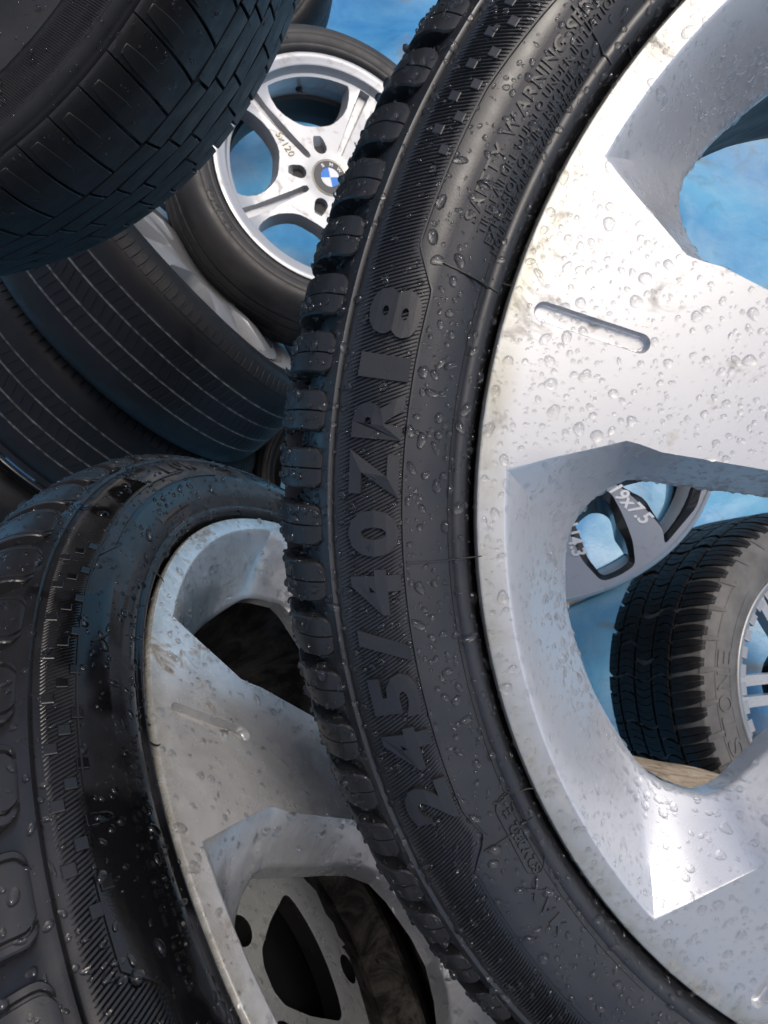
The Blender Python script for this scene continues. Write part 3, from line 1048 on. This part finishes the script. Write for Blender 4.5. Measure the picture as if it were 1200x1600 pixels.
def flat_text(txt, start, direction, up, size, mat, parent, name='lettering', thick=.0004, bold=0.0, bend=None):
    """characters laid as thin raised print on a plane; start/direction/up are local vectors"""
    cu = bpy.data.curves.new('t', 'FONT'); cu.body = txt; cu.size = size; cu.extrude = thick; cu.resolution_u = 3; cu.offset = bold
    to = bpy.data.objects.new('t', cu); COL.objects.link(to)
    me = bpy.data.meshes.new_from_object(to.evaluated_get(bpy.context.evaluated_depsgraph_get()))
    bpy.data.objects.remove(to); bpy.data.curves.remove(cu)
    d, u = Vector(direction).normalized(), Vector(up).normalized(); n = d.cross(u)
    for x in me.vertices:
        c = x.co.copy()
        if bend: c.y += bend * c.x * c.x / size
        x.co = Vector(start) + d * c.x + u * c.y + n * c.z
    me.name = name
    return link(name, me, parent, mat)
for ch, a in zip('BMW', (-52, -90, -128)):
    aa = a
    p = Vector(pol(.0225 * KC, aa, zc + .0004)); up = Vector(pol(1, aa)); dr = Vector((up.y, -up.x, 0))
    flat_text(ch, p - dr * .0035, dr, up, .0095, 'badge_white', capo, name='badge_letter', bold=.0002)
p = Vector(pol(.126 * KC, -27, -.0285 * KC)); q = Vector(pol(.086 * KC, -14, -.0285 * KC)); dr = q - p
flat_text('5x120', p, dr, Vector((-dr.y, dr.x, 0)), .020 * KC, 'yellow_ink', Cw, name='pen_writing', bold=-.0002)
vs = lathe_obj('valve', [(.0001, -.016), (.003, -.016), (.0036, -.002), (.0048, .004), (.0075, .010), (.008, .014)], 14, Cw, 'badge_black')
vs.location = pol(.1905 * KC, -71, -.055 * KC); vs.rotation_euler = (0, R(-50), R(-71))
SIDE_L = [(.2225, .012), (.2270, .008), (.2290, .004), (.2310, .0005), (.2330, -.0025), (.2360, -.0045), (.2400, -.0060), (.2410, -.0056), (.2420, -.0064), (.2520, -.0090), (.2580, -.0092), (.2590, -.0084), (.2600, -.0088), (.2700, -.0066), (.2780, -.0020), (.2840, .0040), (.2885, .0110)]
BACK_L = [(.2925, .0180), (.2960, .0280), (.2972, .0380), (.2974, .044), (.2950, .0445), (.2950, .0495), (.2982, .050), (.2992, .078), (.2968, .0785), (.2968, .0855), (.2994, .086), (.2994, .126), (.2968, .1265), (.2968, .1335), (.2992, .134), (.2982, .162), (.2950, .1625), (.2950, .1675), (.2970, .168), (.2940, .186), (.286, .198), (.270, .206), (.250, .204), (.225, .190)]
TC = Tyre(Cw, SIDE_L, BACK_L, 'rubber_brown', 200, k=KC)
TC.text('BRIDGE', 43, .2470 * KC, .0120, .0012, 'rubber_brown', bold=.03, spacing=1.35)
TC.text('INCHEN', -52, .2490 * KC, .0080, .0012, 'rubber_brown', bold=.02, spacing=1.3)

# ---- D, D2, D3: the row of tyres seen from their treads
def ribbed_wheel(root, k, w, mat, rim=True, fine=True):
    s = w / .205
    side = SIDE_L
    back, mi = [], []
    # shoulder then four thin grooves; a pale wet glint is painted on the groove floors
    pr = [(.2925, .0180, 0), (.2960, .0280, 0), (.2975, .0400, 0)]
    for o in (.055, .085, .117, .147):
        top = .2980 + .0012 * sin(pi * o / .2)
        pr += [(top, o - .0016, 1), (top - .0010, o - .0008, 1), (top - .0010, o + .0008, 1), (top, o + .0016, 0)]
    pr += [(.2972, .165, 0), (.2945, .180, 0), (.286, .194, 0), (.270, .203, 0), (.250, .200, 0), (.225, .188, 0)]
    back = [(a, b * s) for a, b, _ in pr]
    idx = [0] * (len(side) - 1) + [0] + [c for _, _, c in pr[:-1]]
    t = Tyre(root, side, back, [mat, 'groove_glint'], 220, k=k, matidx=idx)
    if fine:
        # short shoulder cuts, shallow bars proud of the shoulder
        path = [(.2800, -.0010), (.2852, .0052), (.2898, .0120), (.2936, .0190)]
        me = block_mesh('tread_block', [((a + .0010) * k, (b - .0006) * k) for a, b in path], .0062 * k, .002 * k, corner=.2, mat=mat)
        block_row(t.obj, me, 120, 0)
        for q, o0 in enumerate((.0565, .0865, .1185)):
            for a, b in ((o0 + .002, o0 + .026),):
                p = [((.2982 + .0012 * sin(pi * o / .2) + .0008) * k, o * s * k) for o in np.linspace(a, b, 3)]
                me = block_mesh('tread_block', p, .0066 * k, .002 * k, corner=0, mat=mat, slant=lambda u, q=q: (.006 if q % 2 else -.006) * u * k)
                block_row(t.obj, me, 120, 1.1 * q)
    if rim:
        fl = [(.1930, .026), (.2000, .022), (.2060, .010), (.2080, .0040), (.2180, .0016), (.2240, -.0010), (.2285, -.0020), (.2300, 0), (.2290, .006), (.226, .012)]
        lathe_obj('rim_flange', [(a * k, b * k) for a, b in fl], 128, root, 'silver_white')
        VF = ([], [], [])
        holes = []
        for q in range(7):
            pts = [pol(.08, 360 / 7 * q - 10), pol(.18, 360 / 7 * q - 17), pol(.186, 360 / 7 * q), pol(.18, 360 / 7 * q + 17), pol(.08, 360 / 7 * q + 10)]
            holes.append(round_poly([Vector(p[:2]) for p in pts], .015, 4))
        zf = lambda r: -.012 + .016 * math.exp(-((r - .12) / .06) ** 2)
        outer = [Vector(pol(.1945, 4 * i)[:2]) for i in range(90)]
        v, f = face_with_holes(outer, holes, zf, .016)
        add(VF, v, f, 0)
        for h in holes:
            loft(VF, [[(p.x, p.y, zf(p.length)) for p in h], [(p.x, p.y, zf(p.length) - .03) for p in h]], 0)
        VF = ([tuple(c * k for c in p) for p in VF[0]], VF[1], VF[2])
        finish_face('rim_face', VF, root, ['silver_white'])
        lathe_obj('rim_barrel', [(.1945 * k, .02 * k), (.192 * k, .16 * k), (.222 * k, .175 * k)], 96, root, 'dark_hole')
    return t
D = wheel_thing('alloy_wheel', (-.3294, .7431, .3815), (.7517, .5628, .3438), 0,
                'dark wheel with ribbed tread and a sliver of white rim, beside the badge wheel', group='row of ribbed tyres on edge')
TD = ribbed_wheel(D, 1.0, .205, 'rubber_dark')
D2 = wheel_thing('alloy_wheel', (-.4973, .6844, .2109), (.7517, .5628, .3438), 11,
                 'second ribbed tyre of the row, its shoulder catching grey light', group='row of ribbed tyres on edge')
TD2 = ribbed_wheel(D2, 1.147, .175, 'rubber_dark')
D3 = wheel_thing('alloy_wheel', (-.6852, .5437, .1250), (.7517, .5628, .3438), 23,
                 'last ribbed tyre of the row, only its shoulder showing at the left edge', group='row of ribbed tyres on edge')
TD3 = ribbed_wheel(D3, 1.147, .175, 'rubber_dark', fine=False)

# ---- E: the black tyre at top left
E_ = wheel_thing('car_tyre', (-.3267, .4356, 1.3594), (.0553, -.5793, .8132), 0,
                 'grubby black tyre at top left with long curved shoulder grooves, hanging over the badge wheel', 'tyre')
SIDE_E = [(.2300, .018), (.2360, .010), (.2400, .004), (.2430, -.001), (.2470, -.0040), (.2540, -.0075), (.2620, -.0096), (.2680, -.0104), (.2686, -.0096), (.2760, -.0084), (.2815, -.0064), (.2822, -.0075), (.2860, -.0062), (.2866, -.0050), (.2878, -.0044), (.2892, -.0028), (.2900, -.0004)]
BACK_E = [(.2950, .0060), (.2990, .0140), (.3020, .0260), (.3035, .0420), (.3042, .06), (.3042, .175), (.3030, .195), (.299, .211), (.290, .224), (.270, .232), (.245, .222), (.230, .208)]
TE = Tyre(E_, SIDE_E, BACK_E, 'rubber_grime', 240)
TE.ridges(95, 200, lambda a: .2690, lambda a: .2812, .24, 1.2, .0005, 'rubber_grime')
cnt = 92
pitch = 2 * pi * .30 / cnt
bow = lambda u: -.003 * (u ** 1.5)
pthE = smooth_prof([(.2898, -.0030), (.2928, .0002), (.2968, .0052), (.3003, .0115), (.3032, .0195), (.3056, .0300), (.3070, .0420), (.3078, .0560)], 2)
me = block_mesh('tread_block', pthE, (pitch - .0011) / 2, .0030, slant=bow, corner=0, mat='rubber_grime', cham=.0004)
block_row(TE.obj, me, cnt, 0)
# raised arrow bars on each shoulder block
pth2 = [(a + n_, b - n_ * .5) for (a, b), n_ in zip(pthE[2:9], [.0005] * 7)]
me = block_mesh('tread_bar', pth2, pitch * .20, .0016, slant=lambda u: bow(.15 + u * .35) - pitch * .18, corner=.9, mat='rubber_grime', cham=.0003)
for i in range(cnt):
    o = link('tread_bar', me, TE.obj); o.rotation_euler = (0, 0, R(360 * i / cnt))
for o0, o1, sh, sl in ((.0585, .082, .5, .001), (.0850, .110, .9, 0), (.1130, .140, 1.4, 0), (.143, .176, .7, 0)):
    p = [(.3082 + .0004 * sin(pi * (o - .05) / .12), o) for o in np.linspace(o0, o1, 5)]
    me = block_mesh('tread_block', p, (pitch * 2 - .0007) / 2, .0034, corner=0, mat='rubber_grime', slant=lambda u, sl=sl: sl * u, cham=.0003)
    block_row(TE.obj, me, cnt // 2, 360 / cnt * sh)
p = [(a, .234 - b) for a, b in reversed(pthE)]
me = block_mesh('tread_block', p, (pitch - .0016) / 2, .0034, corner=0, mat='rubber_grime')
block_row(TE.obj, me, cnt, 0)

# ---- F: the dusty all-terrain tyre at the right
F_ = wheel_thing('alloy_wheel', (.773, .0140, .2625), (.3521, -.0902, .9316), 0,
                 'black wheel with pale twin spokes in a chunky dusty tyre, low at the right edge')
SIDE_F = [(.2110, .012), (.2150, .006), (.2170, .001), (.2190, -.0035), (.2220, -.0060), (.2250, -.0072), (.2262, -.0062), (.2275, -.0072), (.2350, -.0100), (.2480, -.0120), (.2620, -.0112), (.2740, -.0080), (.2840, -.0034), (.2900, .0010), (.2916, .0016), (.2930, .0050), (.2960, .0100)]
BACK_F = [(.3000, .0180), (.3040, .0320), (.3055, .0500), (.3060, .110), (.3050, .170), (.300, .195), (.290, .212), (.270, .224), (.240, .220), (.212, .205)]
TF = Tyre(F_, SIDE_F, BACK_F, 'rubber_dusty', 160)
cnt = 70; pitch = 2 * pi * .305 / cnt
pthF = smooth_prof([(.2900, -.0020), (.2950, .0030), (.3000, .0090), (.3050, .0180), (.3085, .0300), (.3105, .0440)], 2)
me = block_mesh('tread_block', pthF, (pitch - .0046) / 2, .0055, slant=lambda u: .012 * u, corner=.5, mat='rubber_dark', halves=2, sipe=.0006)
block_row(TF.obj, me, cnt, 1.5, jitter=.4)
# lugs running down on to the sidewall
pthL = [(.2700, -.0108), (.2760, -.0092), (.2830, -.0056), (.2900, -.0012), (.2930, .0012)]
me = block_mesh('side_lug', pthL, .0046, .0020, slant=lambda u: .006 * u, corner=.8, mat='rubber_dusty')
for i in range(cnt // 2):
    o = link('side_lug', me, TF.obj); o.rotation_euler = (0, 0, R(360 * i / (cnt // 2) + 3))
for o0, o1, sh in ((.050, .086, .5), (.091, .127, .2), (.132, .168, .7), (.173, .200, .3)):
    p = [(.3118 - (.004 if o1 > .19 else 0) * (o - o0) / (o1 - o0), o) for o in np.linspace(o0, o1, 4)]
    me = block_mesh('tread_block', p, (pitch - .0028) / 2, .008, corner=0, mat='rubber_dark', halves=2, sipe=.0006, slant=lambda u, sh=sh: (.016 if sh > .4 else -.016) * abs(u - .5))
    block_row(TF.obj, me, cnt, 360 / cnt * sh, jitter=.9)
TF.text('BRIDGESTONE', 19.6 + 6 * 7.65, .2450, .0245, .0016, 'rubber_dusty', width=.0270, bold=.0, adv=7.65)
TF.rib([(.2440, a) for a in np.arange(-40, 80, 1)], .001, .0008, 'rubber_dusty')
TF.rib([(.2715, a) for a in np.arange(-40, 80, 1)], .001, .0008, 'rubber_dusty')
lathe_obj('rim_flange', [(.1900, .022), (.1960, .012), (.1985, .006), (.2060, .004), (.2075, .0005), (.2140, -.0015), (.2160, 0), (.2155, .006), (.211, .012)], 128, F_, 'machined_grey')
lathe_obj('rim_barrel', [(.1905, .020), (.186, .060), (.186, .17), (.21, .19)], 96, F_, 'black_paint')
seg = []
for i in range(42):
    a = 360 / 42 * i
    v = []
    for z in (-.0035, -.0095):
        for r, da in ((.1930, -2.9), (.2040, -2.7), (.2040, 2.7), (.1930, 2.9)): v.append(pol(r, da, z))
    if i == 0:
        sm = mesh('rim_segment', v, [(0, 1, 2, 3), (0, 4, 5, 1), (1, 5, 6, 2), (2, 6, 7, 3), (3, 7, 4, 0)], smooth=False); sm.materials.append(M['machined_grey'])
    o = link('rim_segment', sm, F_); o.rotation_euler = (0, 0, R(a))
VF = ([], [], [])
for q in range(7):
    ca = 1.5 + 360 / 7 * q
    for y in (-.0170, .0170):
        pr = [(.045, .0075, -.020), (.10, .0078, -.015), (.16, .0082, -.010), (.2035, .0088, -.004)]
        rings = [[rot2((r, y - hw), ca).to_tuple() + (z,), rot2((r, y + hw), ca).to_tuple() + (z,), rot2((r, y + hw), ca).to_tuple() + (z - .02,), rot2((r, y - hw), ca).to_tuple() + (z - .02,)] for r, hw, z in pr]
        loft(VF, rings, 0, cap=0)
me = mesh('spokes', VF[0], VF[1], smooth=False); fix_normals(me)
# every twin spoke a part of its own
bpy.data.meshes.remove(me)
for q in range(7):
    for y in (-.0170, .0170):
        ca = 1.5 + 360 / 7 * q
        V1 = ([], [], [])
        pr = [(.045, .0075, -.020), (.10, .0078, -.015), (.16, .0082, -.010), (.2035, .0088, -.004)]
        rings = []
        for r, hw, z in pr:
            rings.append([(*rot2((r, y - hw), ca), z), (*rot2((r, y + hw), ca), z), (*rot2((r, y + hw), ca), z - .02), (*rot2((r, y - hw), ca), z - .02)])
        loft(V1, rings, 0, cap=0)
        me = mesh('spoke', V1[0], V1[1], smooth=False); fix_normals(me)
        link('spoke', me, F_, 'silver_white')
lathe_obj('hub', [(.0001, .016), (.030, .016), (.034, .020), (.055, .022), (.060, .05), (.06, .09)], 40, F_, 'black_paint')

# ---- G: the bare wheel with black windows and white pen writing
G = wheel_thing('alloy_wheel', (.22, .3469, .5132), (-.3061, .3486, .8859), 0,
                'bare machined grey wheel with black painted windows and white pen writing, without a tyre')
def pen_wheel(root):
    holes, walls = [], []
    for q in range(5):
        b = 99 + 72 * q
        w1 = [(.105, 6.5), (.099, 20), (.101, 30), (.115, 36.3), (.135, 36.8), (.160, 31), (.183, 26.6), (.209, 22.3), (.238, 17), (.240, 11), (.238, 5.5), (.200, 3), (.157, 3)]
        w2 = [(.118, 46), (.157, 40.5), (.190, 36.5), (.224, 32.5), (.240, 28), (.242, 45), (.240, 60), (.2, 66), (.15, 66), (.115, 58)]
        for wv in (w1, w2):
            h = round_poly([Vector(pol(r, b + a)[:2]) for r, a in wv], .009, 4)
            c = sum(h, Vector((0, 0))) / len(h)
            m_ = [p + (c - p).normalized() * .012 for p in h]
            bk = [p + (c - p).normalized() * .016 for p in h]
            holes.append(h); walls.append((h, m_, bk))
    bore = [Vector(pol(.033, 12 * i)[:2]) for i in range(30)]
    outer = [Vector(pol(.2460, 2.5 * i)[:2]) for i in range(144)]
    lug = [[Vector(pol(.057, 72 * q + 20)[:2]) + Vector(pol(.010, 24 * i)[:2]) for i in range(15)] for q in range(5)]
    zf = lambda r: -.004
    VF = ([], [], [])
    v, f = face_with_holes(outer, holes + [bore] + lug, zf, .016); add(VF, v, f, 0)
    for h, m_, bk in walls:
        loft(VF, [[(p.x, p.y, -.004) for p in h], [(p.x, p.y, -.011) for p in m_], [(p.x, p.y, -.045) for p in bk]], 1)
    for h in [bore] + lug: loft(VF, [[(p.x, p.y, -.004) for p in h], [(p.x, p.y, -.03) for p in h]], 1, cap=1)
    o = finish_face('rim_face', VF, root, ['machined_grey', 'black_paint'])
    lathe_obj('rim_flange', [(.2455, .004), (.2470, .001), (.2500, 0), (.2510, .003), (.2500, .008), (.246, .010), (.225, .020), (.205, .032), (.195, .05), (.190, .085)], 128, root, 'silver_white')
    lathe_obj('rim_barrel', [(.2450, .0045), (.2360, .010), (.222, .022), (.202, .034), (.192, .052), (.187, .085)], 96, root, 'black_paint')
    return o
faceG = pen_wheel(G)
def pen_on_wheel(txt, p0, p1, size, z=-.0036):
    p, q = Vector(pol(*p0, z)), Vector(pol(*p1, z)); d = q - p
    flat_text(txt, p, d, Vector((-d.y, d.x, 0)), size, 'white_ink', G, name='pen_writing', bold=.0006)
pen_on_wheel('19x7.5', (.128, 136.6), (.186, 129.8), .028)
pen_on_wheel('5x114.3', (.108, 103.2), (.180, 99.6), .026)

# ---- K: the edge of one more tyre at the top
K = wheel_thing('car_tyre', (-.4075, 1.7413, .2801), (.1476, -.3498, .9251), 0,
                'edge of a dark tyre on the blue floor, just showing behind the badge wheel', 'tyre')
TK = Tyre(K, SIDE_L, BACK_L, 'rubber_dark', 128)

L_ = wheel_thing('car_tyre', (-.0585, .486, .0), (.05, .0, 1), 0,
                 'black tyre flat on the floor, in the dark gap behind the two big wheels', 'tyre')
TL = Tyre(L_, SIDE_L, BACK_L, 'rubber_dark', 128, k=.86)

# ---- timber under the dusty tyre
def timber(name, loc, rz, tilt, L, wd, hg, label):
    me = plank_mesh(L, wd, hg, .006)
    bm = bmesh.new(); bm.from_mesh(me)
    bmesh.ops.subdivide_edges(bm, edges=[e for e in bm.edges if e.calc_length() > L * .5], cuts=24, use_grid_fill=True)
    for v in bm.verts: v.co += Vector((0, noise.noise(v.co * 14) * .004, noise.noise(v.co * 17 + Vector((9, 3, 1))) * .003))
    bm.to_mesh(me); bm.free()
    o = link(name, me, None, 'wood'); o.location = loc; o.rotation_euler = (0, tilt, rz)
    o['label'] = label; o['category'] = 'plank'
    return o
timber('wooden_plank', (.43, -.160, .362), R(-11), 0, .40, .115, .022, 'rough brown timber under the chunky dusty tyre')
timber('wooden_plank', (.55, .28, -.14), R(25), 0, .30, .05, .055, 'short grey offcut of wood on the blue floor, seen through the bare grey wheel')

# ------------------------------------------------------------------ water on everything near
def kids(o, *names): return [c for c in o.children if c.name.split('.')[0] in names]
drops(A, [faceA], 4800, .00055, .58, .0023, hgt=.40, stretch=.16, segs=12)
drops(A, [TA.obj] + kids(TA.obj, 'tread_block'), 14000, .00070, .5, .0020, hgt=.8, stretch=.35, mat='water_beads')
drops(A, [faceA], 2600, .0010, .4, .0022, hgt=.5, stretch=.25, accept=lambda x, y, z: z < -.021)
drops(B, [faceB], 3600, .00095, .55, .0030, hgt=.5, stretch=.2, mat='water_beads')
drops(B, [TB.obj] + kids(TB.obj, 'tread_block'), 8000, .0009, .5, .0028, hgt=.65, stretch=.45, mat='water_beads')
drops(H, [faceH], 1500, .0015, .5, .0045, hgt=.5, stretch=.5, mat='water_beads')
drops(E_, [TE.obj] + kids(TE.obj, 'tread_block'), 1600, .0006, .4, .0014, hgt=.7, mat='water_beads')
drops(G, [faceG], 700, .0011, .4, .0024, hgt=.5)
